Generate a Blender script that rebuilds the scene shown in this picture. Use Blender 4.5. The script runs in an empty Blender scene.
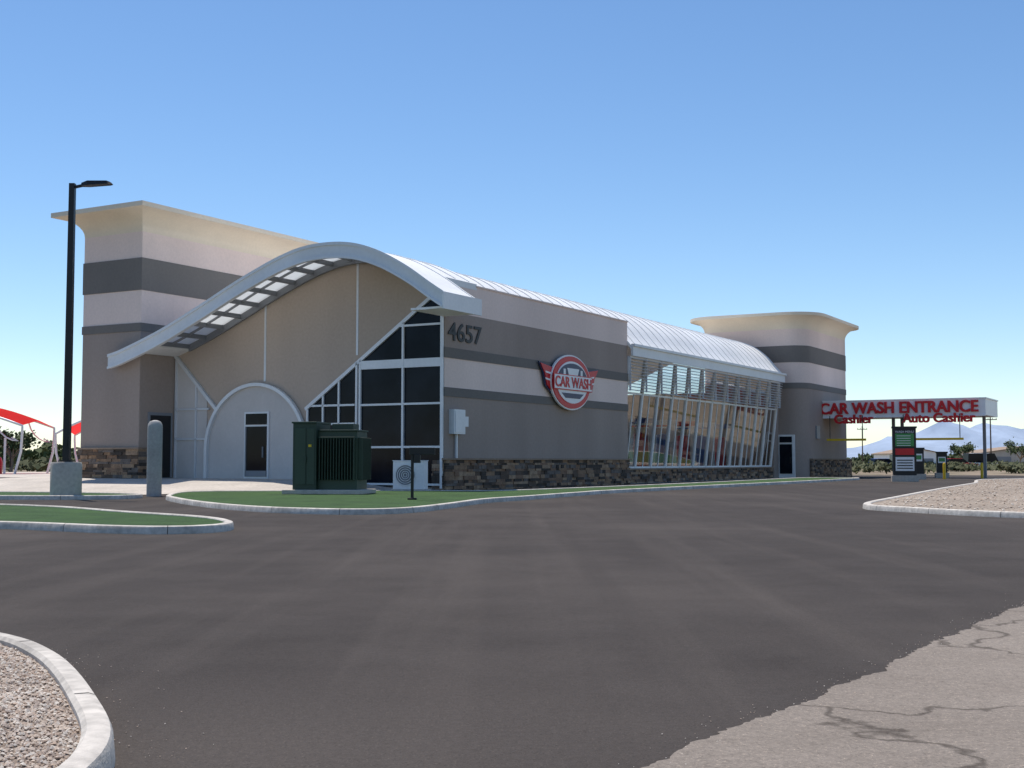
import bpy, bmesh, math, random
from mathutils import Vector
random.seed(7)
R=random.random
def U(a,b): return a+(b-a)*R()
sc=bpy.context.scene
sc.view_settings.view_transform='Standard'; sc.view_settings.look='None'; sc.view_settings.exposure=0
COL=sc.collection

# ---------------------------------------------------------------- materials
def mat(name,col,rough=.8,var=.12,vscale=.4,fine=.06,fscale=12,bump=.15,bscale=40,metal=0,spec=.4,bdist=.01,zstreak=False):
    m=bpy.data.materials.new(name); m.use_nodes=True; nt=m.node_tree; n=nt.nodes; l=nt.links
    b=n['Principled BSDF']; b.inputs['Roughness'].default_value=rough; b.inputs['Metallic'].default_value=metal
    b.inputs['Specular IOR Level'].default_value=spec
    tc=n.new('ShaderNodeTexCoord')
    src=tc.outputs['Object']
    if zstreak:
        mp=n.new('ShaderNodeMapping'); mp.inputs['Scale'].default_value=(1,1,.25); l.new(src,mp.inputs[0]); src2=mp.outputs[0]
    else: src2=src
    a=n.new('ShaderNodeTexNoise'); a.inputs['Scale'].default_value=vscale; a.inputs['Detail'].default_value=6; l.new(src2,a.inputs['Vector'])
    r=n.new('ShaderNodeMapRange'); r.inputs[1].default_value=.3; r.inputs[2].default_value=.7; r.inputs[3].default_value=1-var; r.inputs[4].default_value=1+var; l.new(a.outputs['Fac'],r.inputs[0])
    a2=n.new('ShaderNodeTexNoise'); a2.inputs['Scale'].default_value=fscale; a2.inputs['Detail'].default_value=4; l.new(src,a2.inputs['Vector'])
    r2=n.new('ShaderNodeMapRange'); r2.inputs[1].default_value=.3; r2.inputs[2].default_value=.7; r2.inputs[3].default_value=1-fine; r2.inputs[4].default_value=1+fine; l.new(a2.outputs['Fac'],r2.inputs[0])
    mu=n.new('ShaderNodeMath'); mu.operation='MULTIPLY'; l.new(r.outputs[0],mu.inputs[0]); l.new(r2.outputs[0],mu.inputs[1])
    vm=n.new('ShaderNodeVectorMath'); vm.operation='SCALE'; vm.inputs[0].default_value=col; l.new(mu.outputs[0],vm.inputs['Scale'])
    l.new(vm.outputs[0],b.inputs['Base Color'])
    if bump:
        a3=n.new('ShaderNodeTexNoise'); a3.inputs['Scale'].default_value=bscale; a3.inputs['Detail'].default_value=5; l.new(src,a3.inputs['Vector'])
        bp=n.new('ShaderNodeBump'); bp.inputs['Strength'].default_value=bump; bp.inputs['Distance'].default_value=bdist; l.new(a3.outputs['Fac'],bp.inputs['Height']); l.new(bp.outputs[0],b.inputs['Normal'])
    return m
def flat(name,col,rough=.5,metal=0): return mat(name,col,rough,.06,.7,.04,15,0,metal=metal)

def ramp(nt,src,stops):
    r=nt.nodes.new('ShaderNodeValToRGB'); e=r.color_ramp.elements
    e[0].position=stops[0][0]; e[0].color=(*stops[0][1],1); e[1].position=stops[-1][0]; e[1].color=(*stops[-1][1],1)
    for p,c in stops[1:-1]:
        x=e.new(p); x.color=(*c,1)
    nt.links.new(src,r.inputs[0]); return r.outputs[0]
def mixc(nt,f,a,b,mode='MIX'):
    m=nt.nodes.new('ShaderNodeMix'); m.data_type='RGBA'; m.blend_type=mode
    if isinstance(f,(int,float)): m.inputs[0].default_value=f
    else: nt.links.new(f,m.inputs[0])
    for i,v in ((6,a),(7,b)):
        if isinstance(v,tuple): m.inputs[i].default_value=(*v,1)
        else: nt.links.new(v,m.inputs[i])
    return m.outputs[2]
def noise(nt,scale,detail=5,rough=.5,vec=None,scl=None):
    a=nt.nodes.new('ShaderNodeTexNoise'); a.inputs['Scale'].default_value=scale; a.inputs['Detail'].default_value=detail; a.inputs['Roughness'].default_value=rough
    tc=nt.nodes.new('ShaderNodeTexCoord'); s=tc.outputs['Object']
    if scl:
        mp=nt.nodes.new('ShaderNodeMapping'); mp.inputs['Scale'].default_value=scl[:3]
        if len(scl)>3: mp.inputs['Rotation'].default_value=(0,0,scl[3])
        nt.links.new(s,mp.inputs[0]); s=mp.outputs[0]
    nt.links.new(s,a.inputs['Vector']); return a.outputs['Fac']
def base(name,rough):
    m=bpy.data.materials.new(name); m.use_nodes=True; b=m.node_tree.nodes['Principled BSDF']; b.inputs['Roughness'].default_value=rough
    b.inputs['Specular IOR Level'].default_value=.3
    return m,m.node_tree,b
def bump(nt,b,h,strength,dist):
    bp=nt.nodes.new('ShaderNodeBump'); bp.inputs['Strength'].default_value=strength; bp.inputs['Distance'].default_value=dist
    nt.links.new(h,bp.inputs['Height']); nt.links.new(bp.outputs[0],b.inputs['Normal'])

def asphalt_mat(name,dark,light,dust,k=.6,cracks=False,tracks=False):
    m,nt,b=base(name,.92)
    b.inputs['Specular IOR Level'].default_value=.15
    big=noise(nt,.13,7,.6); mid=noise(nt,.9,9,.7); speck=noise(nt,85,3,.75); grit=noise(nt,24,4,.7)
    c=mixc(nt,ramp(nt,mid,[(.36,(0,0,0)),(.66,(1,1,1))]),dark,light)
    c=mixc(nt,ramp(nt,big,[(.46,(0,0,0)),(.70,(k,k,k))]),c,dust)
    if tracks:
        tr=noise(nt,.55,4,.55,scl=(2.2,.10,1,.35)); c=mixc(nt,ramp(nt,tr,[(.50,(0,0,0)),(.68,(.35,.35,.35))]),c,dust)
        tr=noise(nt,.6,4,.55,scl=(2.4,.09,1,-.75)); c=mixc(nt,ramp(nt,tr,[(.54,(0,0,0)),(.70,(.4,.4,.4))]),c,dark)
        # dust gathered by the foreground kerb
        tc=nt.nodes.new('ShaderNodeTexCoord'); mp=nt.nodes.new('ShaderNodeMapping'); mp.inputs['Location'].default_value=(1.0,-5.0,0); nt.links.new(tc.outputs['Object'],mp.inputs[0])
        ln=nt.nodes.new('ShaderNodeVectorMath'); ln.operation='LENGTH'; nt.links.new(mp.outputs[0],ln.inputs[0])
        ad=nt.nodes.new('ShaderNodeMath'); ad.operation='MULTIPLY_ADD'; nt.links.new(mid,ad.inputs[0]); ad.inputs[1].default_value=2.2; nt.links.new(ln.outputs['Value'],ad.inputs[2])
        c=mixc(nt,ramp(nt,ad.outputs[0],[(.0,(.75,.75,.75)),(1.0,(.6,.6,.6))]) if False else ramp(nt,dv(nt,ad.outputs[0],3.2),[(.35,(.6,.6,.6)),(.95,(0,0,0))]),c,dust)
    c=mixc(nt,1.0,c,ramp(nt,grit,[(.3,(.86,.86,.86)),(.7,(1.14,1.14,1.14))]),'MULTIPLY')
    s=ramp(nt,speck,[(.28,(.4,.4,.4)),(.46,(1,1,1)),(.60,(1.0,1.0,1.0)),(.72,(2.3,2.2,2.05))])
    c=mixc(nt,1.0,c,s,'MULTIPLY')
    if cracks:
        v=nt.nodes.new('ShaderNodeTexVoronoi'); v.feature='DISTANCE_TO_EDGE'; v.inputs['Scale'].default_value=.55
        tc=nt.nodes.new('ShaderNodeTexCoord'); nz=nt.nodes.new('ShaderNodeTexNoise'); nz.inputs['Scale'].default_value=1.6; nz.inputs['Detail'].default_value=8; nt.links.new(tc.outputs['Object'],nz.inputs['Vector'])
        va=nt.nodes.new('ShaderNodeVectorMath'); va.operation='MULTIPLY_ADD'; va.inputs[1].default_value=(1.3,1.3,0); nt.links.new(nz.outputs['Color'],va.inputs[0]); nt.links.new(tc.outputs['Object'],va.inputs[2]); nt.links.new(va.outputs[0],v.inputs['Vector'])
        c=mixc(nt,1.0,c,ramp(nt,v.outputs['Distance'],[(.0,(.45,.43,.42)),(.006,(.6,.6,.6)),(.012,(1,1,1))]),'MULTIPLY')
    nt.links.new(c,b.inputs['Base Color']); bump(nt,b,speck,.8,.008); return m
def dv(nt,s,k):
    m=nt.nodes.new('ShaderNodeMath'); m.operation='DIVIDE'; nt.links.new(s,m.inputs[0]); m.inputs[1].default_value=k; return m.outputs[0]
M_asph=asphalt_mat('asphalt',(.046,.0385,.0345),(.060,.051,.046),(.098,.083,.073),tracks=True)
M_old=asphalt_mat('old_pavement',(.19,.16,.135),(.24,.205,.175),(.31,.27,.23),cracks=True)

def gravel_mat(name,c1,c2,c3,scale):
    m,nt,b=base(name,.9)
    v=nt.nodes.new('ShaderNodeTexVoronoi'); v.inputs['Scale'].default_value=scale
    tc=nt.nodes.new('ShaderNodeTexCoord'); nt.links.new(tc.outputs['Object'],v.inputs['Vector'])
    sp=nt.nodes.new('ShaderNodeSeparateColor'); nt.links.new(v.outputs['Color'],sp.inputs[0])
    c=ramp(nt,sp.outputs[0],[(0,c1),(.5,c2),(1,c3)])
    d=ramp(nt,v.outputs['Distance'],[(.35,(1,1,1)),(.75,(.45,.42,.4))])
    c=mixc(nt,1.0,c,d,'MULTIPLY')
    c=mixc(nt,1.0,c,ramp(nt,noise(nt,.4),[(.3,(.8,.8,.8)),(.7,(1.1,1.1,1.1))]),'MULTIPLY')
    nt.links.new(c,b.inputs['Base Color'])
    iv=nt.nodes.new('ShaderNodeMath'); iv.operation='SUBTRACT'; iv.inputs[0].default_value=1; nt.links.new(v.outputs['Distance'],iv.inputs[1])
    bump(nt,b,iv.outputs[0],.8,.012); return m
M_gravel=gravel_mat('gravel',(.30,.23,.18),(.42,.34,.28),(.55,.48,.41),60)
M_gravel2=gravel_mat('gravel_far',(.30,.235,.18),(.39,.32,.25),(.48,.41,.34),14)

def turf():
    m,nt,b=base('artificial_turf',.9)
    c=mixc(nt,noise(nt,40,5,.7),(.022,.062,.018),(.075,.155,.045))
    c=mixc(nt,1.0,c,ramp(nt,noise(nt,.9,8,.65),[(.3,(.6,.6,.6)),(.7,(1.2,1.15,1.0))]),'MULTIPLY')
    nt.links.new(c,b.inputs['Base Color']); bump(nt,b,noise(nt,80,4,.7),1,.03); return m
M_turf=turf()
def desert():
    m,nt,b=base('desert_ground',.95)
    c=mixc(nt,ramp(nt,noise(nt,.02,8,.65),[(.35,(0,0,0)),(.65,(1,1,1))]),(.22,.165,.115),(.31,.245,.175))
    c=mixc(nt,ramp(nt,noise(nt,.25,8,.7),[(.5,(0,0,0)),(.62,(1,1,1))]),c,(.10,.10,.055))
    nt.links.new(c,b.inputs['Base Color']); bump(nt,b,noise(nt,3,6,.7),.6,.1); return m
M_desert=desert()

M_conc=mat('concrete',(.47,.42,.365),.9,.15,.6,.12,9,.3,60)
M_kerb=mat('kerb_concrete',(.50,.46,.41),.9,.22,1.3,.2,11,.4,70)
M_joint=flat('kerb_joint',(.10,.09,.08),.95)
M_light=mat('stucco_light',(.80,.645,.57),.92,.07,.35,.04,9,.35,45,zstreak=True)
M_taupe=mat('stucco_taupe',(.345,.278,.238),.92,.10,.35,.05,9,.35,45,zstreak=True)
M_dark=mat('stucco_dark',(.19,.172,.155),.92,.08,.35,.05,9,.35,45)
M_beige=mat('stucco_beige',(.46,.375,.31),.92,.09,.3,.05,9,.3,45,zstreak=True)
M_corn=mat('cornice_cream',(.80,.69,.54),.9,.06,.4,.03,9,.15,40)
M_panel=mat('door_panel_grey',(.56,.53,.51),.6,.08,.4,.03,9,0)
M_white=mat('white_metal',(.80,.80,.79),.45,.06,.5,.03,8,0)
M_roof=mat('roof_metal',(.80,.80,.79),.5,.08,.25,.04,5,.05,20)
M_fascia=mat('fascia_metal',(.70,.72,.74),.45,.06,.5,.03,8,0)
M_frame=mat('aluminium_frame',(.68,.70,.73),.4,.05,.5,.03,8,0,metal=.2)
M_greyst=mat('grey_steel',(.22,.23,.25),.5,.08,.5,.03,8,0)
M_black=mat('black_paint',(.012,.012,.013),.45,.1,.5,.05,8,0)
M_green=mat('transformer_green',(.030,.050,.032),.5,.15,.8,.05,20,0)
M_green2=mat('transformer_green_light',(.042,.066,.043),.5,.15,.8,.05,20,0)
M_red=flat('sign_red',(.60,.012,.018),.4)
M_blue=flat('blue_paint',(.03,.10,.35),.4)
M_navy=flat('navy_paint',(.02,.03,.09),.4)
M_signwhite=flat('sign_white',(.82,.82,.82),.4)
M_yellow=flat('yellow_paint',(.75,.48,.02),.5)
M_screen=flat('screen_green',(.04,.25,.06),.3)
M_rubber=flat('rubber',(.02,.02,.02),.9)
M_wood=flat('utility_wood',(.12,.085,.06),.9)
M_stones=[mat('ledgestone_%d'%i,c,.9,.25,4,.25,25,.8,40,bdist=.02) for i,c in enumerate([(.25,.155,.10),(.13,.09,.065),(.36,.245,.16),(.17,.14,.12),(.29,.185,.115),(.07,.055,.045)])]
M_cap=mat('stone_cap',(.30,.22,.16),.9,.15,2,.1,15,.3,40)
m,nt,b=base('dark_glass',.05); M_dglass=m; b.inputs['Specular IOR Level'].default_value=.10
nt.links.new(mixc(nt,ramp(nt,noise(nt,.5),[(.4,(0,0,0)),(.6,(1,1,1))]),(.006,.008,.013),(.014,.018,.027)),b.inputs['Base Color'])
def clearglass(name,tint,rf):
    m=bpy.data.materials.new(name); m.use_nodes=True; nt=m.node_tree; nt.nodes.clear(); n=nt.nodes
    o=n.new('ShaderNodeOutputMaterial'); t=n.new('ShaderNodeBsdfTransparent'); t.inputs[0].default_value=(*tint,1)
    g=n.new('ShaderNodeBsdfGlossy'); g.inputs['Roughness'].default_value=.03
    f=n.new('ShaderNodeFresnel'); f.inputs[0].default_value=1.5
    mm=n.new('ShaderNodeMath'); mm.operation='MULTIPLY_ADD'; mm.inputs[1].default_value=1.6; mm.inputs[2].default_value=rf; nt.links.new(f.outputs[0],mm.inputs[0]); mm.use_clamp=True
    mx=n.new('ShaderNodeMixShader'); nt.links.new(mm.outputs[0],mx.inputs[0]); nt.links.new(t.outputs[0],mx.inputs[1]); nt.links.new(g.outputs[0],mx.inputs[2]); nt.links.new(mx.outputs[0],o.inputs[0]); return m
M_glass=clearglass('clear_glass',(.78,.85,.87),.08)
def transl(name,col):
    m=bpy.data.materials.new(name); m.use_nodes=True; nt=m.node_tree; nt.nodes.clear(); n=nt.nodes
    o=n.new('ShaderNodeOutputMaterial'); t=n.new('ShaderNodeBsdfTranslucent'); t.inputs[0].default_value=(*col,1)
    d=n.new('ShaderNodeBsdfDiffuse'); d.inputs[0].default_value=(*col,1)
    mx=n.new('ShaderNodeMixShader'); mx.inputs[0].default_value=.4; nt.links.new(t.outputs[0],mx.inputs[1]); nt.links.new(d.outputs[0],mx.inputs[2]); nt.links.new(mx.outputs[0],o.inputs[0]); return m
M_poly=transl('polycarbonate',(.85,.87,.88))
M_fab=transl('shade_fabric',(.80,.05,.05))
def foliage(name,a,bb):
    m,nt,b=base(name,.8)
    nt.links.new(mixc(nt,ramp(nt,noise(nt,.8,4),[(.35,(0,0,0)),(.65,(1,1,1))]),a,bb),b.inputs['Base Color']); return m
M_shrub=foliage('shrub_leaves',(.06,.075,.03),(.14,.14,.07))
M_tree=foliage('tree_leaves',(.035,.055,.02),(.085,.11,.04))
M_mount=mat('mountain_haze_blue',(.30,.37,.48),1,.12,.0015,.08,.01,0)  # pale blue of distant haze painted into the mountain base colour

# ---------------------------------------------------------------- mesh builder
class MB:
    def __init__(s): s.v=[]; s.f=[]; s.m=[]
    def add(s,vs,fs,mi=0):
        o=len(s.v); s.v+=[tuple(v) for v in vs]; s.f+=[tuple(i+o for i in f) for f in fs]; s.m+=[mi]*len(fs)
    def box(s,x0,x1,y0,y1,z0,z1,mi=0):
        if x0>x1:x0,x1=x1,x0
        if y0>y1:y0,y1=y1,y0
        s.add([(x0,y0,z0),(x1,y0,z0),(x1,y1,z0),(x0,y1,z0),(x0,y0,z1),(x1,y0,z1),(x1,y1,z1),(x0,y1,z1)],
              [(0,3,2,1),(4,5,6,7),(0,1,5,4),(1,2,6,5),(2,3,7,6),(3,0,4,7)],mi)
    def bar(s,p,q,w,d,mi=0,up=(0,0,1)):
        p=Vector(p);q=Vector(q);t=(q-p).normalized();u=Vector(up)
        if abs(t.dot(u))>.99:u=Vector((0,1,0))
        a=t.cross(u).normalized();b=a.cross(t).normalized();a*=w/2;b*=d/2
        s.add([p-a-b,p+a-b,p+a+b,p-a+b,q-a-b,q+a-b,q+a+b,q-a+b],[(0,3,2,1),(4,5,6,7),(0,1,5,4),(1,2,6,5),(2,3,7,6),(3,0,4,7)],mi)
    def prismY(s,poly,y0,y1,mi=0):
        n=len(poly); s.add([(x,y0,z) for x,z in poly]+[(x,y1,z) for x,z in poly],[tuple(range(n)),tuple(range(2*n-1,n-1,-1))]+[(i,i+n,(i+1)%n+n,(i+1)%n) for i in range(n)],mi)
    def prismX(s,poly,x0,x1,mi=0):
        n=len(poly); s.add([(x0,y,z) for y,z in poly]+[(x1,y,z) for y,z in poly],[tuple(range(n)),tuple(range(2*n-1,n-1,-1))]+[(i,i+n,(i+1)%n+n,(i+1)%n) for i in range(n)],mi)
    def lathe(s,prof,cx,cy,n=24,mi=0,cap=True):
        o=len(s.v)
        for r,z in prof:
            for i in range(n):
                a=2*math.pi*i/n; s.v.append((cx+r*math.cos(a),cy+r*math.sin(a),z))
        for k in range(len(prof)-1):
            for i in range(n):
                j=(i+1)%n; s.f.append((o+k*n+i,o+k*n+j,o+(k+1)*n+j,o+(k+1)*n+i)); s.m.append(mi)
        if cap:
            s.f.append(tuple(o+(len(prof)-1)*n+i for i in range(n))); s.m.append(mi)
    def build(s,name,mats,parent=None,smooth=False,bevel=0,loc=None,rotz=0):
        me=bpy.data.meshes.new(name); me.from_pydata(s.v,[],s.f)
        if not isinstance(mats,(list,tuple)): mats=[mats]
        for m in mats: me.materials.append(m)
        for p,i in zip(me.polygons,s.m): p.material_index=i
        bm=bmesh.new(); bm.from_mesh(me); bmesh.ops.recalc_face_normals(bm,faces=bm.faces); bm.to_mesh(me); bm.free()
        o=bpy.data.objects.new(name,me); COL.objects.link(o)
        if parent: o.parent=parent
        if smooth:
            for p in me.polygons: p.use_smooth=True
            try:
                me.set_sharp_from_angle(angle=math.radians(40))
            except Exception: pass
        if bevel:
            b=o.modifiers.new('b','BEVEL'); b.width=bevel; b.segments=2; b.limit_method='ANGLE'
        if loc: o.location=loc
        if rotz: o.rotation_euler=(0,0,rotz)
        return o
def empty(name,loc=(0,0,0),rotz=0):
    e=bpy.data.objects.new(name,None); COL.objects.link(e); e.location=loc; e.rotation_euler=(0,0,rotz); return e
def text(name,body,size,loc,rot,m,parent,ex=.03,sx=1,align='CENTER',off=0):
    c=bpy.data.curves.new(name,'FONT'); c.body=body; c.size=size; c.extrude=ex; c.align_x=align; c.align_y='CENTER'; c.offset=off
    c.materials.append(m); o=bpy.data.objects.new(name,c); COL.objects.link(o); o.parent=parent; o.location=loc; o.rotation_euler=rot; o.scale=(sx,1,1); return o
def tube(name,pts,r,m,parent=None):
    c=bpy.data.curves.new(name,'CURVE'); c.dimensions='3D'; c.bevel_depth=r; c.bevel_resolution=3
    sp=c.splines.new('POLY'); sp.points.add(len(pts)-1)
    for p,q in zip(sp.points,pts): p.co=(*q,1)
    c.materials.append(m); o=bpy.data.objects.new(name,c); COL.objects.link(o); o.parent=parent; return o
def crom(pts,n=6,closed=False):
    out=[];N=len(pts)
    for i in range(N if closed else N-1):
        if closed: p0,p1,p2,p3=[Vector(pts[(i+k)%N]) for k in (-1,0,1,2)]
        else: p0,p1,p2,p3=[Vector(pts[min(max(i+k,0),N-1)]) for k in (-1,0,1,2)]
        for j in range(n):
            t=j/n; out.append(tuple(.5*((2*p1)+(p2-p0)*t+(2*p0-5*p1+4*p2-p3)*t*t+(3*p1-p0-3*p2+p3)*t**3)))
    if not closed: out.append(tuple(pts[-1]))
    return out

# ---------------------------------------------------------------- camera / light
H=1.15
cam=bpy.data.cameras.new('camera'); co=bpy.data.objects.new('camera',cam); COL.objects.link(co)
co.location=(0,0,H); co.rotation_euler=(math.radians(90+3.53),0,0); cam.lens=43.95; cam.sensor_width=36; cam.clip_end=40000; cam.clip_start=.05
sc.camera=co
EL=70; az=math.radians(-32)
sd=Vector((math.cos(math.radians(EL))*math.sin(az),math.cos(math.radians(EL))*math.cos(az),math.sin(math.radians(EL))))
su=bpy.data.lights.new('sun','SUN'); so=bpy.data.objects.new('sun',su); COL.objects.link(so); su.energy=5.0; su.angle=math.radians(.5); su.color=(1,.94,.86)
so.rotation_euler=sd.to_track_quat('Z','Y').to_euler(); so.location=(0,0,50)
w=bpy.data.worlds.new('World'); sc.world=w; w.use_nodes=True; nt=w.node_tree; bg=nt.nodes['Background']
sk=nt.nodes.new('ShaderNodeTexSky'); sk.sky_type='NISHITA'; sk.sun_disc=False; sk.sun_elevation=math.radians(EL); sk.sun_rotation=az%(2*math.pi)
sk.altitude=1200; sk.air_density=1.0; sk.dust_density=.35; sk.ozone_density=2.0
hs=nt.nodes.new('ShaderNodeHueSaturation'); hs.inputs['Saturation'].default_value=1.14; nt.links.new(sk.outputs[0],hs.inputs['Color'])
nt.links.new(hs.outputs[0],bg.inputs[0]); bg.inputs[1].default_value=.15

# ---------------------------------------------------------------- ground
def sheet(name,poly,z,m):
    me=bpy.data.meshes.new(name); me.from_pydata([(x,y,z) for x,y in poly],[],[tuple(range(len(poly)))]); me.materials.append(m)
    o=bpy.data.objects.new(name,me); COL.objects.link(o); return o
S=15000
sheet('ground',[(-S,-S),(S,-S),(S,S),(-S,S)],-.03,M_desert)
sheet('asphalt_road',[(-90,-15),(70,-15),(70,30),(40,102),(-90,102)],0,M_asph)
edge=[]
p=Vector((-1.7,1.6)); q=Vector((10.2,19.0)); L=(q-p).length; nn=int(L/.03)
d=(q-p).normalized(); nrm=Vector((-d.y,d.x)); off=0
for i in range(nn+1):
    off=off*.94+U(-.014,.014); e=p+d*(L*i/nn)+nrm*(off+U(-.009,.009)); edge.append((e.x,e.y))
sheet('concrete_pavement',[(60,-12),(60,19)]+edge[::-1]+[(-1.6,-12)],.006,M_old)

def offset(poly,dd):
    n=len(poly);A=sum(poly[i][0]*poly[(i+1)%n][1]-poly[(i+1)%n][0]*poly[i][1] for i in range(n)); sgn=1 if A>0 else -1
    out=[]
    for i in range(n):
        a=Vector(poly[i-1]);b=Vector(poly[i]);c=Vector(poly[(i+1)%n])
        t=((b-a).normalized()+(c-b).normalized()); 
        if t.length<1e-6: t=(c-b)
        t.normalize(); nr=Vector((-t.y,t.x))*sgn
        out.append((b.x+nr.x*dd,b.y+nr.y*dd))
    return out
def island(kname,fname,poly,fm,h=.13,kw=.16,fz=None,js=1.8):
    prof=[(0,-.02),(.01,h-.035),(.022,h-.01),(.05,h),(kw-.02,h),(kw,h-.02),(kw,h-.08)]
    loops=[[(x,y,z) for x,y in offset(poly,o)] for o,z in prof]; n=len(poly)
    b=MB(); vs=[v for l in loops for v in l]
    b.add(vs,[(k*n+i,k*n+(i+1)%n,(k+1)*n+(i+1)%n,(k+1)*n+i) for k in range(len(prof)-1) for i in range(n)])
    # tooled joints, a hair proud of the kerb
    acc=0; inn=offset(poly,kw)
    for i in range(n):
        a=Vector(poly[i]); c=Vector(poly[(i+1)%n]); l=(c-a).length; acc+=l
        if acc>js and l>1e-4:
            acc=0; t=(c-a).normalized(); ni=(Vector(inn[i])-a); ni-=t*ni.dot(t); ni.normalize()
            pf=[(-.002,.0),(.008,h-.033),(.020,h-.008),(.05,h+.002),(kw-.02,h+.002)]
            vs=[]
            for o_,z_ in pf:
                for sgn in (-.006,.006): q_=a+ni*o_+t*sgn; vs.append((q_.x,q_.y,z_))
            b.add(vs,[(2*k,2*k+1,2*k+3,2*k+2) for k in range(len(pf)-1)],1)
    b.build(kname,[M_kerb,M_joint],smooth=True)
    fz=h-.03 if fz is None else fz
    return sheet(fname,offset(poly,kw-.01),fz,fm)
fg=crom([(-1.30,2.2),(-1.40,3.6),(-1.47,4.68),(-1.84,5.66),(-2.5,6.95),(-3.2,7.78),(-4.6,8.7),(-8,9.4),(-11,6),(-9,1.5),(-3,.6)],8,True)
island('kerb','gravel_bed',fg,M_gravel,.12,.13,.075)
def stones(name,pts,smin,smax,m,z0):
    b=MB(); ico=[(0,0,1),(.9,0,.1),(.28,.85,.1),(-.72,.53,.1),(-.72,-.53,.1),(.28,-.85,.1),(0,0,-.8)]
    fs=[(0,1,2),(0,2,3),(0,3,4),(0,4,5),(0,5,1),(6,2,1),(6,3,2),(6,4,3),(6,5,4),(6,1,5)]
    for x,y in pts:
        r=U(smin,smax);a=U(0,6.3);sx,sy,sz=r*U(.7,1.2),r*U(.7,1.1),r*U(.5,.9);c,s=math.cos(a),math.sin(a)
        tx=U(-.5,.5)
        vs=[]
        for vx,vy,vz in ico:
            X=vx*sx*U(.8,1.2);Y=vy*sy*U(.8,1.2);Z=vz*sz+X*tx
            vs.append((x+X*c-Y*s,y+X*s+Y*c,z0+Z+r*.3))
        b.add(vs,fs,random.randrange(len(m)))
    return b.build(name,m)
M_st=[mat('pebble_%d'%i,c,.9,.1,3,.1,60,0) for i,c in enumerate([(.55,.45,.36),(.60,.53,.45),(.46,.35,.27),(.36,.29,.24),(.64,.57,.49),(.50,.41,.34)])]
def inside(x,y,poly):
    c=False;n=len(poly)
    for i in range(n):
        x1,y1=poly[i];x2,y2=poly[i-1]
        if (y1>y)!=(y2>y) and x<(x2-x1)*(y-y1)/(y2-y1)+x1: c=not c
    return c
fgi=offset(fg,.14); pts=[]
while len(pts)<26000:
    x,y=U(-4.2,-1.4),U(3.6,9)
    if inside(x,y,fgi): pts.append((x,y))
stones('gravel_stones',pts,.005,.014,M_st,.078)
pts=[]
for i in range(900):
    e=random.choice(edge); pts.append((e[0]+random.gauss(0,.08),e[1]+random.gauss(0,.08)))
for i in range(400):
    e=random.choice(fg); pts.append((e[0]+abs(random.gauss(0,.22)),e[1]+random.gauss(0,.12)))
pts=[p for p in pts if not inside(p[0],p[1],fg)]
stones('loose_pebbles',pts,.002,.005,M_st[2:4]+[M_conc],.004)

ri=crom([(8.6,30.8),(8.9,28.2),(10.3,25.4),(14,23.0),(30,21),(60,22),(62,70),(40,78),(28.5,74),(22,60),(17,49.5),(11.5,37.5)],8,True)
island('kerb','gravel_bed',ri,M_gravel2,.12,.2)
rii=offset(ri,.5);pts=[]
while len(pts)<5000:
    x,y=U(9,34),U(24,72)
    if inside(x,y,rii): pts.append((x,y))
stones('gravel_stones',pts,.015,.05,M_st,.09)
A=crom([(-20,22.5),(-12,22.0),(-8.9,21.4),(-6.4,20.0),(-5.3,19.8),(-4.7,20.5),(-4.85,21.8),(-5.8,23.6),(-8,26),(-10.6,29.0),(-14,31.0),(-22,33)],7,True)
island('kerb','lawn',A,M_turf)
B=crom([(-10.6,38.5),(-9.4,35.0),(-7.6,31.2),(-5.9,28.6),(-4.4,27.3),(-3.1,27.0),(-2.2,28.0),(-1.5,30.6),(-.7,34.4),(.5,37.2),(2.2,41.5),(4.5,46.5),(14.6,64.3),(19.0,72.5),(21.5,77.5),(21.2,79.2),(19.6,79.6),(17.5,77.6),(9.5,61.6),(1.6,47.6),(-1.0,44.2),(-3.2,44.6),(-8,44.0),(-11,43.0)],6,True)
island('kerb','lawn',B,M_turf)
Cc=crom([(-19,38.2),(-14.4,37.4),(-12.2,37.5),(-11.5,38.8),(-12.2,40.3),(-15,42),(-22,44),(-30,47),(-30,43)],6,True)
island('kerb','lawn',Cc,M_turf)

# ---------------------------------------------------------------- building
BX,BY=-2.61,48.0; ANG=math.radians(-29.7)
D1=Vector((.4955,.8686)); D2=Vector((-.8686,.4955))
def W(s,t): return (BX+D2.x*s+D1.x*t,BY+D2.y*s+D1.y*t)
bld=empty('car_wash_building',(BX,BY,0),ANG)
def sm(x): x=min(max(x,0),1); return x*x*(3-2*x)
def G(s,t): return .40*sm((s-.8)/5)*sm((t+8)/5)
b=MB(); ss=[i*1.0 for i in range(0,46)]; ts=[-13+i*1.0 for i in range(0,60)]
vs=[(*W(s,t),.012+G(s,t)) for s in ss for t in ts]; nt_=len(ts)
b.add(vs,[(i*nt_+j,(i+1)*nt_+j,(i+1)*nt_+j+1,i*nt_+j+1) for i in range(len(ss)-1) for j in range(nt_-1) if not (ts[j]<-8 and (ss[i]<6)) and not (ss[i]>20 and ts[j]<-2)])
b.build('concrete_apron',M_conc,smooth=True)

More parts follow.
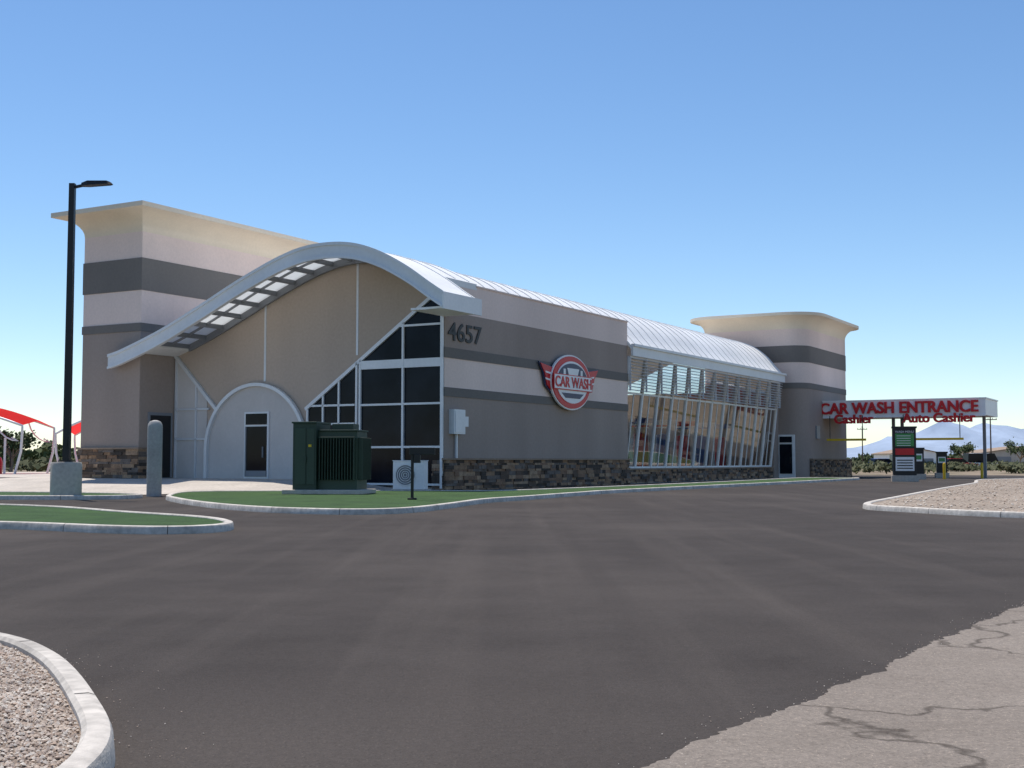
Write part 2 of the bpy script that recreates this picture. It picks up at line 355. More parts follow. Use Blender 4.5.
F=crom([(15.5,5.62),(14.6,5.83),(12.4,6.55),(10.2,7.45),(8.04,8.38),(6.0,9.12),(4.5,9.42),(2.83,9.38),(1.44,9.0),(.09,8.32),(-1.0,7.6),(-1.6,7.22)],6)
Bk=crom([(14.0,6.0),(12.4,6.55),(10.2,7.45),(8.04,8.38),(6.0,9.12),(4.5,9.42),(3.0,9.36),(1.8,8.92),(.9,8.25),(.25,7.5),(-.2,7.0)],6)
def zat(cur,s):
    for (a,za),(c,zc) in zip(cur,cur[1:]):
        if (a-s)*(c-s)<=0 and a!=c: return za+(zc-za)*(s-a)/(c-a)
    return cur[0][1] if s>cur[0][0] else cur[-1][1]
def vault(b,cur,t0,t1,zo0,zo1,mi=0):
    n=len(cur)
    vs=[(-s,t0,z+zo1) for s,z in cur]+[(-s,t0,z+zo0) for s,z in cur]+[(-s,t1,z+zo1) for s,z in cur]+[(-s,t1,z+zo0) for s,z in cur]
    fs=[]
    for i in range(n-1):
        fs+=[(i,i+1,n+i+1,n+i),(2*n+i,3*n+i,3*n+i+1,2*n+i+1),(i,2*n+i,2*n+i+1,i+1),(n+i,n+i+1,3*n+i+1,3*n+i)]
    fs+=[(0,n,3*n,2*n),(n-1,3*n-1,4*n-1,2*n-1)]
    b.add(vs,fs,mi)
def clip(cur,s0,s1): return [(s1,zat(cur,s1))]+[(s,z) for s,z in cur if s0<s<s1]+[(s0,zat(cur,s0))]
b=MB()
vault(b,clip(F,-1.58,3.4),-2.35,0,-.28,0)
vault(b,clip(F,13.2,14.0),-2.35,0,-.28,0)
vault(b,clip(F,0,14.0),0,2.4,-.25,0)
vault(b,clip(Bk,.45,14.0),2.4,17.0,-.22,-.01)
vault(b,Bk,17.0,41.9,-.22,-.01)
b.build('roof',M_roof,bld,smooth=True)
b=MB()
t=-.2
while t<41.9:
    cur=clip(F,-1.55 if t<0 else .05,13.9) if t<2.4 else (clip(Bk,.5,13.9) if t<17 else Bk)
    vault(b,cur,t-.02,t+.02,-.005,.035); t+=1.05
b.build('roof_seams',M_white,bld)
b=MB(); vault(b,F,-2.55,-2.35,-.50,.05); vault(b,F,-2.60,-2.55,-.02,.10); vault(b,F,-2.60,-2.55,-.53,-.43)
b.build('arch_fascia',M_fascia,bld,smooth=True)
b=MB()
b.box(1.58,1.66,-2.6,.05,6.66,7.28)
b.box(.0,1.6,0.0,.08,6.75,7.25)
b.box(0,1.6,-2.3,0,6.72,6.80)
b.box(.18,.30,17.03,42.0,6.45,7.05); b.box(.30,.40,17.03,42.05,6.92,7.05)
b.build('eave_fascia',M_white,bld)
b=MB(); c=MB()
cur=clip(F,3.4,13.2)
vault(b,cur,-2.35,-2.20,-.34,-.02); vault(b,cur,-.12,0,-.34,-.02); vault(b,cur,-1.17,-1.12,-.16,-.06)
s=3.4
while s<13.3:
    b.box(-s-.05,-s+.05,-2.20,-.12,zat(F,s)-.22,zat(F,s)-.03); s+=.98
vault(c,cur,-2.20,-.12,-.05,-.03)
b.build('canopy_trellis',M_greyst,bld); c.build('canopy_panels',M_poly,bld)

b=MB(); cur=clip(F,0,14.05); poly=[(-s,z-.24) for s,z in cur]
n=len(poly)
vs=[];fs=[]
for x,z in poly: vs+=[(x,0,-.1),(x,0,z),(x,.3,z),(x,.3,-.1)]
for i in range(n-1): fs+=[(4*i,4*i+4,4*i+5,4*i+1),(4*i+2,4*i+6,4*i+7,4*i+3)]
b.add(vs,fs); b.build('front_wall',M_beige,bld)
fr=MB(); gl=MB(); pn=MB()
def P(s,z,t=-.07): return (-s,t,z)
jt=MB()
for s in (4.15,8.95): jt.box(-s-.05,-s+.05,-.02,.01,4.5 if s>5 else 5.4,zat(F,s)-.26)
jt.build('control_joints',M_frame,bld)
def diagz(s): return 3.32+(6.63-s)*.69
gl.prismY([(-3.95,.15),(-.02,.15),(-.02,7.55),(-.6,7.45),(-3.95,diagz(3.95))],-.04,.01)
gl.prismY([(-6.6,1.9),(-4.25,1.9),(-4.25,diagz(4.25)),(-6.6,3.3)],-.04,.01)
fr.bar(P(6.7,3.27),P(.55,diagz(.55)),.12,.14)
for s,z0,z1 in ((4.1,.3,5.1),(3.93,.2,5.2),(1.86,.2,6.6),(.06,.1,7.9)): fr.bar(P(s,z0),P(s,z1),.09,.12)
for z,sl in ((.25,3.93),(1.7,3.93),(3.38,3.93),(6.45,2.05)): fr.bar(P(sl,z),P(.05,z),.10,.08)
fr.box(-3.95,-.05,-.12,-.02,4.80,5.14)
for z in (1.95,2.65,3.4): fr.bar(P(min(6.6,6.63 if z<3.3 else 6.5),z),P(4.2,z),.08,.08)
for s in (6.6,5.8,5.0): fr.bar(P(s,1.95),P(s,diagz(s)),.08,.08)
pn.prismY([(-14.0,.4),(-12.15,.4),(-12.15,3.9),(-14.0,5.7)],-.04,.01)
fr.bar(P(14.0,5.75),P(11.5,3.3),.13,.14)
for s in (13.95,12.75): fr.bar(P(s,.4),P(s,4.4 if s<13 else 5.6),.08,.08)
for z in (2.1,3.4): fr.bar(P(14,z),P(12.0,z),.08,.08)
arc=[(9.35+2.72*math.cos(a),1.65+2.72*math.sin(a)) for a in [math.pi*i/28 for i in range(29)]]
arcp=[(12.07,.35)]+arc+[(6.63,.35)]
pn.prismY([(-s,z) for s,z in arcp],-.06,.01,1)
for k in range(len(arcp)-1): fr.bar(P(*arcp[k],-.13),P(*arcp[k+1],-.13),.14,.16,0,(0,1,0))
gl.build('dark_windows',M_dglass,bld); fr.build('window_frames',M_frame,bld); pn.build('infill_panels',[M_panel,M_panel],bld)
b=MB(); b.box(-9.95,-8.62,-.12,-.06,.42,3.22,0); b.box(-9.86,-8.71,-.14,-.11,.50,2.6,1); b.box(-9.86,-8.71,-.14,-.11,2.68,3.14,1); b.box(-9.86,-9.80,-.17,-.13,.5,2.6,2); b.box(-8.9,-8.86,-.20,-.13,1.3,1.75,2); b.box(-9.86,-8.71,-.17,-.13,.5,.75,2)
b.build('front_door',[M_frame,M_dglass,M_greyst],bld)

b=MB(); bands=[(-.1,3.65,1),(3.65,4.0,2),(4.0,5.15,0),(5.15,5.55,2),(5.55,6.95,1),(6.95,8.02,0)]
for z0,z1,mi in bands:
    pr=.03 if mi==2 else 0
    b.box(-.5,pr,.0 if mi!=2 else -.004,17.0+pr,z0,z1,mi)
b.box(-.5,0,2.4,17.0,8.02,8.14,0); b.box(-.53,.04,2.36,17.04,8.14,8.2,0)
b.box(-3.4,-.5,16.7,16.98,0,8.02,1)
b.build('side_wall',[M_light,M_taupe,M_dark],bld)
def ledge(b,fn,L,z0,z1):
    z=z0
    while z<z1-.02:
        h=min(U(.08,.17),z1-z); a=0
        while a<L:
            w_=U(.2,.75); e=min(a+w_,L); d=U(.04,.12); fn(b,a+.004,e-.004,z+.003,z+h-.003,d,random.randrange(6)); a=e
        z+=h
sb=MB()
ledge(sb,lambda b,a,e,z,zz,d,mi:b.box(0,d,a-.0,e,z,zz,mi),17.05,-.02,1.2)
ledge(sb,lambda b,a,e,z,zz,d,mi:b.box(.0-a,.0-e,0,-d,z,zz,mi),.5,-.02,1.2)
ledge(sb,lambda b,a,e,z,zz,d,mi:b.box(-.5,-.5+d,17+a,17+e,z,zz,mi),24.5,-.02,.70)
ledge(sb,lambda b,a,e,z,zz,d,mi:b.box(-14.0-a,-14.0-e,-2.1,-2.1-d,z,zz,mi),3.66,.2,1.66)
ledge(sb,lambda b,a,e,z,zz,d,mi:b.box(-14.05,-14.05+d,-2.15+a,-2.15+e,z,zz,mi),.45,.2,1.66)
ledge(sb,lambda b,a,e,z,zz,d,mi:b.box(1.4,1.4+d,43.9+a,43.9+e,z,zz,mi),10.6,-.02,1.25)
sb.build('ledgestone_base',M_stones,bld)
b=MB(); b.box(-.01,.16,-.14,17.1,1.2,1.27); b.box(-.55,-.34,17.02,41.5,.70,.78); b.box(-17.7,-13.9,-2.26,-2.09,1.66,1.73); b.box(1.3,1.56,43.9,54.5,1.25,1.33)
b.box(-14.06,-13.89,-2.09,-1.72,1.66,1.73)
b.build('stone_cap',M_cap,bld)
b=MB(); b.box(-.9,-.5,17,41.5,-.1,.69); b.build('sill_wall',M_taupe,bld)

def rloop(x0,x1,y0,y1,r,off,n=8):
    x0-=off;x1+=off;y0-=off;y1+=off
    r=r if r<.1 else r+off
    o=[]
    for cx,cy,a0 in ((x1-r,y1-r,0),(x0+r,y1-r,90),(x0+r,y0+r,180),(x1-r,y0+r,270)):
        for i in range(n+1):
            a=math.radians(a0+90*i/n); o.append((cx+r*math.cos(a),cy+r*math.sin(a)))
    return o
def tower(name,x0,x1,y0,y1,r,prof):
    b=MB(); loops=[];n=0
    for k,(z,off,mi) in enumerate(prof):
        l=rloop(x0,x1,y0,y1,r,off,8 if r>.1 else 1); n=len(l); loops.append([(x,y,z) for x,y in l])
    vs=[v for l in loops for v in l]; b.v=vs
    for k in range(len(prof)-1):
        for i in range(n): b.f.append((k*n+i,k*n+(i+1)%n,(k+1)*n+(i+1)%n,(k+1)*n+i)); b.m.append(prof[k][2])
    b.f.append(tuple((len(prof)-1)*n+i for i in range(n))); b.m.append(3)
    return b.build(name,[M_light,M_taupe,M_dark,M_corn],bld,smooth=True)
def prof(zb,d2a,d2b,d1a,d1b,top):
    p=[(zb,0,1),(d2a,0,2),(d2a+.005,.035,2),(d2b-.005,.035,2),(d2b,0,0),(d1a,0,2),(d1a+.005,.035,2),(d1b-.005,.035,2),(d1b,0,0),(top-1.05,0,3)]
    for i in range(1,9):
        a=i/8; p.append((top-1.05+.85*math.sin(a*math.pi/2),.95*(1-math.cos(a*math.pi/2)),3))
    p+=[(top-.20,1.02,3),(top,1.02,3),(top,.8,3)]
    return p
tower('rear_left_tower',-17.6,-14.05,-2.1,15,.02,prof(-.1,6.7,7.06,8.47,9.87,12.05))
tower('rear_right_tower',-6.2,1.4,43.0,54.5,1.3,prof(-.1,6.1,6.5,7.9,9.05,11.25))
b=MB(); b.box(-14.05,-14.0,-1.62,-.2,.42,3.25,0); b.box(-14.0,-13.98,-1.5,-.32,.45,3.12,1); b.build('side_doorway',[M_greyst,M_black],bld)
b=MB(); b.box(-.6,.62,42.9,43.02,0,2.95,0); b.box(-.42,.44,42.86,42.91,.3,2.3,1); b.box(-.42,.44,42.86,42.91,2.42,2.82,1); b.box(.3,.36,42.78,42.88,1.0,1.4,2)
b.build('side_door',[M_white,M_dglass,M_black],bld)
b=MB(); b.box(-5,-.5,41.9,43.0,0,6.9); b.box(-14,-5,41.9,42.1,0,5.9); b.build('rear_wall',M_taupe,bld)
b=MB(); b.box(1.4,1.5,45.2,46.0,2.7,3.6,0); b.build('wall_panel_box',M_greyst,bld)

fr=MB(); gl=MB(); lv=MB()
def sp(z): return (-.62+(z-.78)/(6.45-.78)*.68)
NP=13
for i in range(NP):
    t=17.12+i*(41.4-17.12)/(NP-1)
    fr.bar((sp(.78),t,.78),(sp(6.45),t,6.45),.16,.14,0,(0,1,0))
    if i<NP-1:
        tm=t+1.01; fr.bar((sp(.78),tm,.78),(sp(4.6),tm,4.6),.05,.06,0,(0,1,0))
for z in (.82,4.6,6.4): fr.bar((sp(z),17.05,z),(sp(z),41.5,z),.10,.10)
gl.add([(sp(.8),17.05,.8),(sp(.8),41.5,.8),(sp(6.4),41.5,6.4),(sp(6.4),17.05,6.4)],[(0,1,2,3)])
for k in range(11):
    z=4.75+k*.158; x=sp(z)+.2
    lv.bar((x,17.05,z),(x,41.5,z),.12,.02,0,(.4,0,1))
for i in range(NP):
    t=17.12+i*(41.4-17.12)/(NP-1); lv.box(sp(5.5)+.10,sp(5.5)+.2,t-.02,t+.02,4.7,6.42)
fr.build('side_window_frames',M_white,bld); gl.build('side_glass',M_glass,bld); lv.build('louvres',M_frame,bld)
b=MB(); b.box(-14.0,-13.8,2.5,41.8,-.1,.9); b.box(-14.0,-13.8,15,41.8,5.5,5.75); b.box(-14.0,-13.7,2.5,17,1.3,5.75)
for i in range(6): b.box(-14.0,-13.85,17+i*4.9,17.15+i*4.9,.9,5.5)
b.build('opposite_wall',M_light,bld)
b=MB()
for i in range(9):
    t=18.2+i*2.9; vault(b,clip(Bk,0,13.7),t,t+.15,-.5,-.23)
b.build('roof_ribs',M_white,bld)
b=MB()
for i,mi in enumerate([0,2,1,2,0,2,1]):
    t=19.0+i*3.2
    for x in (-2.4,-6.6): b.box(x-.12,x+.12,t,t+.35,.3,3.3,2)
    b.box(-6.8,-2.2,t+.02,t+.33,3.3,3.6,mi)
    b.lathe([(.05,.5),(.40,.55),(.45,1.5),(.40,2.7),(.05,2.8)],-3.1,t+.2,12,[0,1,0,1,0,1,0][i])
b.build('wash_equipment',[M_red,M_blue,M_signwhite],bld)

rx=(math.radians(90),0,math.radians(90))
text('address_numerals','4657',1.0,(.03,1.48,6.15),rx,M_black,bld,.015,1.25,off=.012)
b=MB(); cy,cz=10.3,4.72
def ell(a,c,n=40,dz=0): return [(cy+a*math.cos(2*math.pi*i/n),cz+dz+c*math.sin(2*math.pi*i/n)) for i in range(n)]
wing=[(7.45,5.45),(8.6,5.30),(10.3,5.25),(12.0,5.30),(13.2,5.45),(12.8,5.0),(12.55,4.5),(11.9,4.15),(10.3,3.95),(8.7,4.15),(8.05,4.5),(7.85,5.0)]
b.prismX([(10.3+(y-10.3)*1.04,4.75+(z-4.75)*1.10) for y,z in wing],.10,.16,4); b.prismX(wing,.14,.20,0)
for dy in (-1,1):
    for k in range(2): b.prismX([(10.3+dy*1.7,5.05-k*.3),(10.3+dy*2.45,5.12-k*.3),(10.3+dy*2.4,5.04-k*.3),(10.3+dy*1.7,4.97-k*.3)],.2,.22,1)
b.prismX(ell(2.0,1.26),.16,.24,1); b.prismX(ell(1.9,1.19),.22,.28,0); b.prismX(ell(1.56,.96),.26,.31,1)
b.prismX([(cy+1.45*math.cos(a),cz+.12+.74*math.sin(a)) for a in [math.pi*i/16 for i in range(17)]],.31,.33,4)
b.prismX([(9.9,4.95),(10.7,4.95),(10.9,5.35),(9.7,5.35)],.33,.345,1)
for dy in (-1,1): b.prismX([(10.3+dy*.75,5.0),(10.3+dy*.95,5.0),(10.3+dy*.95,5.3),(10.3+dy*.75,5.3)],.33,.345,1)
b.prismX([(9.2,4.22),(11.4,4.22),(11.0,4.0),(9.6,4.0)],.31,.33,4)
b.prismX([(8.38,5.05),(12.22,5.05),(12.22,4.35),(8.38,4.35)],.33,.36,0); b.prismX([(8.44,5.01),(12.16,5.01),(12.16,4.39),(8.44,4.39)],.35,.37,1)
b.build('badge_sign',[M_red,M_signwhite,M_blue,M_signwhite,M_navy],bld)
text('badge_sign_text','CAR WASH',.66,(.385,10.3,4.68),rx,M_red,bld,.012,1.08,off=.012)
b=MB(); b.box(0,.25,.35,1.15,2.2,3.15,0); b.box(.25,.27,.42,1.08,2.27,3.08,0); b.box(.05,.13,.7,.78,1.27,2.2,0); b.box(0,.12,1.35,1.6,2.5,2.9,0)
b.build('electrical_panel',M_frame,bld)

en=empty('car_wash_entrance_sign',(BX,BY,0),ANG)
b=MB(); b.box(1.42,12.3,47,52,4.2,5.3,0); b.box(1.42,12.36,46.95,52.05,5.3,5.38,0); b.box(1.42,12.3,46.97,47.0,4.15,4.25,0)
b.build('canopy',M_signwhite,en)
ry=(math.radians(90),0,0)
def bold(name,body,size,loc,sx):
    # heavier stroke: three slightly shifted letter sets at stepped depth
    for k,(dx,dz) in enumerate(((0,0),(.03,.012),(-.03,-.012),(.03,-.014),(-.03,.014))):
        text(name+'_%d'%k,body,size,(loc[0]+dx,loc[1]-.004*k,loc[2]+dz),ry,M_red,en,.05,sx,off=.008)
bold('sign_text','CAR WASH ENTRANCE',1.08,(6.55,46.93,4.78),.93)
bold('sign_text_cashier','Cashier',.86,(3.6,46.9,4.04),1)
bold('sign_text_auto','Auto Cashier',.86,(9.3,46.9,4.04),1)
b=MB()
for x in (5.6,6.2,11.7): b.box(x-.1,x+.1,50,50.2,0,4.2,0)
b.build('posts',M_greyst,en)
b=MB()
for x0,x1 in ((1.9,4.6),(6.9,11.0)):
    b.box(x0,x1,46.2,46.32,2.55,2.70,0); b.box(x0+.2,x0+.25,46.24,46.28,2.7,4.3,1); b.box(x1-.25,x1-.2,46.24,46.28,2.7,4.3,1)
b.build('clearance_bars',[M_yellow,M_black],en)
def kiosk(name,x,y,h,w_,scr):
    k=empty(name,(x,y,0),math.radians(-12)); b=MB()
    b.box(-w_/2,w_/2,-.15,.15,.35,h,0); b.box(-w_/2-.1,w_/2+.1,-.3,.3,0,.35,2); b.box(-w_/2-.05,w_/2+.05,-.2,.2,h,h+.1,0)
    if scr:
        b.box(-w_/2+.12,w_/2-.12,-.175,-.15,h*.66,h*.90,1); b.box(-w_/2+.12,w_/2-.12,-.175,-.15,h*.50,h*.62,4); b.box(-w_/2+.12,w_/2-.12,-.175,-.15,h*.2,h*.46,3)
        for j in range(5): b.box(-w_/2+.2,w_/2-.3,-.185,-.176,h*(.67+.045*j),h*(.68+.045*j),3)
        for j in range(4): b.box(-w_/2+.2,w_/2-.2,-.185,-.176,h*(.24+.05*j),h*(.26+.05*j),0)
    else:
        b.box(-w_/2+.1,w_/2-.1,-.175,-.15,h*.6,h*.85,3); b.box(-w_/2+.15,w_/2-.15,-.18,-.176,h*.66,h*.8,1)
    b.build('body',[M_black,M_screen,M_conc,M_signwhite,M_red],k,bevel=.015)
    if scr:
        text('menu_text','WASH MENU',.17,(0,-.18,h*.93),(math.radians(90),0,0),M_signwhite,k,.005)
kiosk('menu_board',22.1,70.5,3.0,1.25,True)
kiosk('pay_station',25.6,79,1.9,.7,False)
kiosk('pay_station',29.5,86,1.7,.7,False)
def bollard(x,y):
    b=MB(); b.lathe([(.09,0),(.09,.95),(.07,1.02),(.02,1.05)],0,0,14); b.build('safety_bollard',M_yellow,None,True,loc=(x,y,0))
for x,y in ((24.3,76.5),(27.6,80),(31.5,84)): bollard(x,y)

# ---------------------------------------------------------------- street lamp
lp=empty('street_lamp',(-13.8,38.8,0))
b=MB(); b.lathe([(.47,-.05),(.47,1.05),(.44,1.12),(.05,1.13)],0,0,28,0); b.build('concrete_base',M_conc,lp,smooth=True)
b=MB(); b.box(-.2,.2,-.2,.2,1.13,1.17); b.add([(-.1,-.1,1.17),(.1,-.1,1.17),(.1,.1,1.17),(-.1,.1,1.17),(-.085,-.085,9.85),(.085,-.085,9.85),(.085,.085,9.85),(-.085,.085,9.85)],[(0,1,5,4),(1,2,6,5),(2,3,7,6),(3,0,4,7),(4,5,6,7)])
b.bar((0,0,9.72),(.45,0,9.82),.08,.08); b.box(-.05,.05,-.115,-.09,1.6,1.85); b.build('pole',M_black,lp)
b=MB(); b.add([(.3,-.1,9.76),(.5,-.17,9.77),(1.15,-.17,9.82),(1.25,-.1,9.83),(1.25,.1,9.83),(1.15,.17,9.82),(.5,.17,9.77),(.3,.1,9.76),
 (.3,-.08,9.86),(.5,-.14,9.92),(1.1,-.14,9.92),(1.2,-.08,9.89),(1.2,.08,9.89),(1.1,.14,9.92),(.5,.14,9.92),(.3,.08,9.86)],
 [tuple(range(8)),tuple(range(15,7,-1))]+[(i,(i+1)%8,(i+1)%8+8,i+8) for i in range(8)]); b.build('led_head',M_black,lp)

# transformer
tr=empty('electrical_transformer',(-5.85,40.6,.1),math.radians(-8))
b=MB(); b.box(-1.35,1.25,-.95,.95,0,.14,0); b.build('pad',M_conc,tr,bevel=.02)
b=MB(); b.box(-1.05,-.28,-.78,.78,.14,2.25,0); b.box(-1.09,-.26,-.82,.82,2.25,2.31,0); b.box(-.28,1.0,-.55,.7,.14,2.0,1); b.box(-.25,1.03,-.6,.74,2.0,2.05,0)
for i in range(13): x=-.20+i*.093; b.box(x,x+.025,-.74,-.55,.45,1.8,0)
for i in range(9): y=-.45+i*.13; b.box(1.0,1.16,y,y+.03,.45,1.8,0)
b.box(-.22,.98,-.76,-.74,1.78,1.82,0); b.box(-.97,-.62,-.80,-.78,.3,2.1,1); b.box(-.58,-.33,-.80,-.78,.3,2.1,1); b.box(-.64,-.60,-.84,-.79,1.0,1.2,1)
b.box(.1,.8,-.3,.4,2.0,2.25,0)
b.build('cabinet',[M_green,M_green2],tr,bevel=.012)
b=MB(); b.box(-.53,-.43,-.812,-.803,1.5,1.58); b.build('warning_label',M_yellow,tr)

cp=MB(); cp.lathe([(.24,-.05),(.24,2.25),(.225,2.36),(.17,2.45),(.05,2.49)],0,0,24); cp.build('concrete_bollard',mat('post_grey',(.36,.345,.33),.85,.15,1,.1,15,.3,50),None,True,loc=(-11.7,41,0))
ac=empty('air_conditioner_unit',(-3.75,46.3,0),math.radians(-29.7+18))
b=MB(); b.box(-.7,.7,-.35,.35,0,.12,1); b.box(-.6,.6,-.25,.25,.12,1.15,0); b.box(-.62,.62,-.27,.27,1.15,1.18,0); b.build('casing',[M_signwhite,M_conc],ac,bevel=.02)
b=MB(); n=28; 
b.add([(-.12+.36*math.cos(2*math.pi*i/n),-.262,.64+.36*math.sin(2*math.pi*i/n)) for i in range(n)],[tuple(range(n))],0)
for r in (.38,.3,.22,.14,.07):
    for i in range(n):
        a=2*math.pi*i/n;c_=2*math.pi*(i+1)/n
        b.bar((-.12+r*math.cos(a),-.28,.64+r*math.sin(a)),(-.12+r*math.cos(c_),-.28,.64+r*math.sin(c_)),.02,.02,1,(0,1,0))
b.build('fan_grille',[M_greyst,M_signwhite],ac)
up=empty('utility_pedestal',(-2.72,34.2,.1)); b=MB(); b.box(-.04,.04,-.04,.04,0,1.35,0); b.box(-.12,.12,-.12,.12,0,.05,0); b.box(-.08,.62,-.08,.08,1.22,1.42,0); b.box(.05,.22,-.1,.1,1.0,1.24,0); b.build('post',M_black,up,bevel=.01)

# ---------------------------------------------------------------- vacuum canopies
def shade(x,y,wd,dp,zc,tilt,rz=0):
    e=empty('shade_canopy',(x,y,.3),rz); b=MB(); N=14; M=6; vs=[]
    def z(u,v): return zc+tilt*u+.75*math.cos(u*math.pi/2)-.35*abs(v)
    for i in range(N+1):
        for j in range(M+1):
            u=-1+2*i/N; v=-1+2*j/M; vs.append((u*wd/2,v*dp/2,z(u,v)))
    b.add(vs,[(i*(M+1)+j,(i+1)*(M+1)+j,(i+1)*(M+1)+j+1,i*(M+1)+j+1) for i in range(N) for j in range(M)])
    b.build('fabric',M_fab,e,smooth=True)
    for k,v in enumerate((-1,1)):
        pts=[(-wd/2+.4,v*dp/2,0),(-wd/2+.05,v*dp/2,1.4),(-wd/2,v*dp/2,z(-1,v)-.3)]+[((-1+2*i/N)*wd/2,v*dp/2,z(-1+2*i/N,v)-.03) for i in range(N+1)]+[(wd/2,v*dp/2,z(1,v)-.4),(wd/2-.05,v*dp/2,1.4),(wd/2-.4,v*dp/2,0)]
        tube('frame_%d'%k,pts,.07,M_frame,e)
        pts=[(wd/2-.6,v*dp/2,2.2)]+[(wd/2-.2-1.4*math.sin(a),v*dp/2,2.0+1.7*(1-math.cos(a))*.9) for a in [math.pi/2*i/6 for i in range(7)]]
        tube('brace_%d'%k,pts,.045,M_frame,e)
    b=MB(); b.lathe([(.35,0),(.38,.8),(.3,1.05),(.08,1.15)],wd/2-2.0,-1.2,16,0); b.box(wd/2-1.4,wd/2-1.3,-1.6,-1.5,0,2.2,1); b.build('vacuum_unit',[M_red,M_frame],e,smooth=True)
    tube('vacuum_hose',[(wd/2-2,-1.2,1.1),(wd/2-1.9,-1.25,2.0),(wd/2-1.5,-1.4,2.3),(wd/2-1.1,-1.3,1.3),(wd/2-1.2,-1.1,.5)],.04,M_black,e)
shade(-31.6,74,7.2,5,3.4,-.15); shade(-27.2,84,5.4,5,3.4,.4,.1); shade(-40,84,7,5,3.4,.1)

# ---------------------------------------------------------------- vegetation
def bushes(name,items,m,n=140,leaf=.12):
    b=MB()
    for x,y,r,h in items:
        lumps=[(U(-.6,.6)*r,U(-.6,.6)*r,U(.35,.8)*h,U(.35,.6)) for _ in range(7)]
        for i in range(n):
            lx,ly,lz,lr=random.choice(lumps)
            v=Vector((random.gauss(0,1),random.gauss(0,1),random.gauss(0,1))).normalized()*(R()**.4)
            p=Vector((x+lx+v.x*lr*r,y+ly+v.y*lr*r,max(.02,lz+v.z*lr*h*.6)))
            a=Vector((U(-1,1),U(-1,1),U(-1,1))).normalized()*leaf*r*U(.6,1.5); c=a.orthogonal().normalized()*leaf*r*U(.4,1)
            b.add([p-a-c,p+a-c*.4,p+a*.8+c,p-a*.7+c],[(0,1,2,3)])
    return b.build(name,m)
it=[]
for i in range(150):
    y=U(108,320); x=y*U(.24,.46); it.append((x,y,U(.8,2.2),U(.5,1.2)))
for i in range(60):
    y=U(108,200); x=-y*U(.30,.50); it.append((x,y,U(1,2.4),U(.8,1.7)))
bushes('desert_shrubs',it,M_shrub)
it=[(y*U(.27,.45),y,U(2,4),U(1.8,3.6)) for y in [U(280,480) for _ in range(50)]]+[(-y*U(.33,.48),y,U(2,3.5),U(2.5,4.2)) for y in [U(160,260) for _ in range(26)]]
bushes('distant_trees',it,M_tree,170,.14)
def tree(x,y,h):
    e=empty('desert_tree',(x,y,0)); b=MB()
    def limb(p,q,r0,r1):
        p=Vector(p);q=Vector(q);t=(q-p).normalized();a=t.orthogonal().normalized();c=t.cross(a);n=7
        vs=[p+(a*math.cos(k*6.283/n)+c*math.sin(k*6.283/n))*r0 for k in range(n)]+[q+(a*math.cos(k*6.283/n)+c*math.sin(k*6.283/n))*r1 for k in range(n)]
        b.add(vs,[(k,(k+1)%n,(k+1)%n+n,k+n) for k in range(n)])
    limb((0,0,0),(.1,0,h*.35),.16,.11); tips=[]
    for k in range(7):
        a=k*.9+U(-.2,.2); q=(math.cos(a)*h*.3,math.sin(a)*h*.3,h*U(.6,.85)); limb((.1,0,h*.33),q,.08,.03); tips.append(q)
    b.build('trunk',M_cap,e); b=MB()
    for i in range(900):
        q=random.choice(tips); v=Vector((random.gauss(0,1),random.gauss(0,1),random.gauss(0,.8)))*h*.09; p=Vector(q)+v
        a=Vector((U(-1,1),U(-1,1),U(-1,1))).normalized()*U(.06,.18); c=a.orthogonal().normalized()*U(.05,.12); b.add([p-a-c,p+a-c,p+a+c,p-a+c],[(0,1,2,3)])
    b.build('leaves',M_tree,e)
tree(73,180,4.2); tree(63,175,3.6); tree(-40,100,4)
# distant utility poles
for x,y in ((88,230),(112,260),(84,300)):
    b=MB(); b.lathe([(.16,0),(.11,9.5),(.02,9.55)],0,0,8); b.box(-1.2,1.2,-.06,.06,8.7,8.85)
    for xx in (-1.1,-.4,.4,1.1): b.box(xx-.04,xx+.04,-.04,.04,8.85,9.1)
    b.build('utility_pole',M_wood,loc=(x,y,0))

def ridge(name,dist,pts,m):
    b=MB(); N=160; vs=[];rows=7
    random.seed(3)
    ph=[U(0,6.3) for _ in range(8)]
    for i in range(N+1):
        u=-.7+1.4*i/N
        hh=0
        for (a,ha),(c,hc) in zip(pts,pts[1:]):
            if a<=u<=c: hh=ha+(hc-ha)*sm((u-a)/(c-a))
        hh*=1+.10*math.sin(u*55+ph[0])+.06*math.sin(u*130+ph[1])+.03*math.sin(u*300+ph[2])
        for k in range(rows):
            f=k/(rows-1); z=hh*f*(1+.12*math.sin(i*.9+k*2.1)*(1-f)); y=dist+f*900+120*math.sin(i*.7+k)
            vs.append((u*dist,y,z-2))
    b.add(vs,[(i*rows+k,(i+1)*rows+k,(i+1)*rows+k+1,i*rows+k+1) for i in range(N) for k in range(rows-1)])
    return b.build(name,m,smooth=True)
ridge('mountains',9000,[(-.7,60),(-.45,70),(-.3,40),(.1,40),(.26,70),(.31,140),(.35,200),(.385,330),(.41,310),(.47,230),(.7,150)],M_mount)

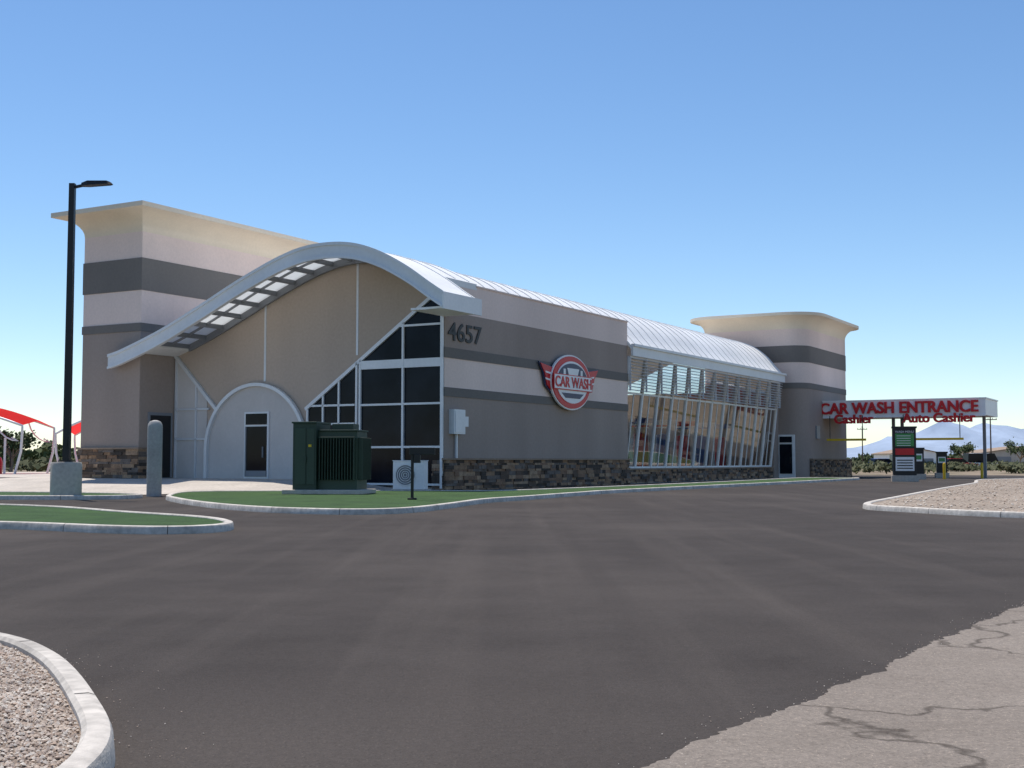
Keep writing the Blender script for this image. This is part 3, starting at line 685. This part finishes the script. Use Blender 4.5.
def car(name,x,y,rz,m,L=4.6,h=1.45,van=False):
    e=empty(name,(x,y,0),rz); b=MB()
    body=[(-L/2,.35),(-L/2,.85),(-L/2+.15,.95),(L/2-.9,.92),(L/2-.05,.75),(L/2,.35)]
    cab=[(-L/2+.25,.94),(-L/2+.6,h),(L/2-2.0,h),(L/2-1.25,.92)] if not van else [(-L/2+.05,.94),(-L/2+.12,h),(L/2-1.4,h),(L/2-.7,.92)]
    b.prismY(body,-.9,.9,0); b.prismY(cab,-.78,.78,1); b.prismY([(px*.9,pz+.03) for px,pz in [(-L/2+.62,h-.06),(-L/2+.7,h),(L/2-2.1,h),(L/2-2.05,h-.06)]],-.74,.74,0)
    b.build('body',[m,M_dglass],e,bevel=.04)
    b=MB()
    for wx in (-L/2+.85,L/2-.85):
        for wy in (-.93,.75):
            n=16; b.add([(wx+.33*math.cos(k*6.283/n),wy+d_,.33+.33*math.sin(k*6.283/n)) for d_ in (0,.18) for k in range(n)],[tuple(range(n)),tuple(range(2*n-1,n-1,-1))]+[(k,(k+1)%n,(k+1)%n+n,k+n) for k in range(n)])
    b.build('wheels',M_rubber,e)
car('parked_car',57,160,.2,M_red); car('parked_van',64,170,.1,M_signwhite,5.2,2.2,True); car('parked_car',49,165,.3,M_blue); car('parked_car',70,185,0,M_signwhite); car('parked_van',60,190,0,M_yellow,5.2,2.1,True)
for (x,y,wd,hh,mm) in ((95,240,14,3.6,M_conc),(68,215,9,3.2,M_signwhite),(120,300,22,4.5,M_light)):
    e=empty('distant_shed',(x,y,0),.1); b=MB(); b.prismY([(-wd/2,0),(wd/2,0),(wd/2,hh*.75),(0,hh),(-wd/2,hh*.75)],-4,4,0); b.box(-wd*.3,-wd*.1,-4.05,-4,0,hh*.55,1); b.box(wd*.1,wd*.3,-4.05,-4,hh*.2,hh*.5,1); b.prismY([(-wd/2-.4,hh*.72),(0,hh+.02),(wd/2+.4,hh*.72),(wd/2+.4,hh*.76),(0,hh+.16),(-wd/2-.4,hh*.76)],-4.3,4.3,2); b.build('shed',[mm,M_greyst,M_cap],e)
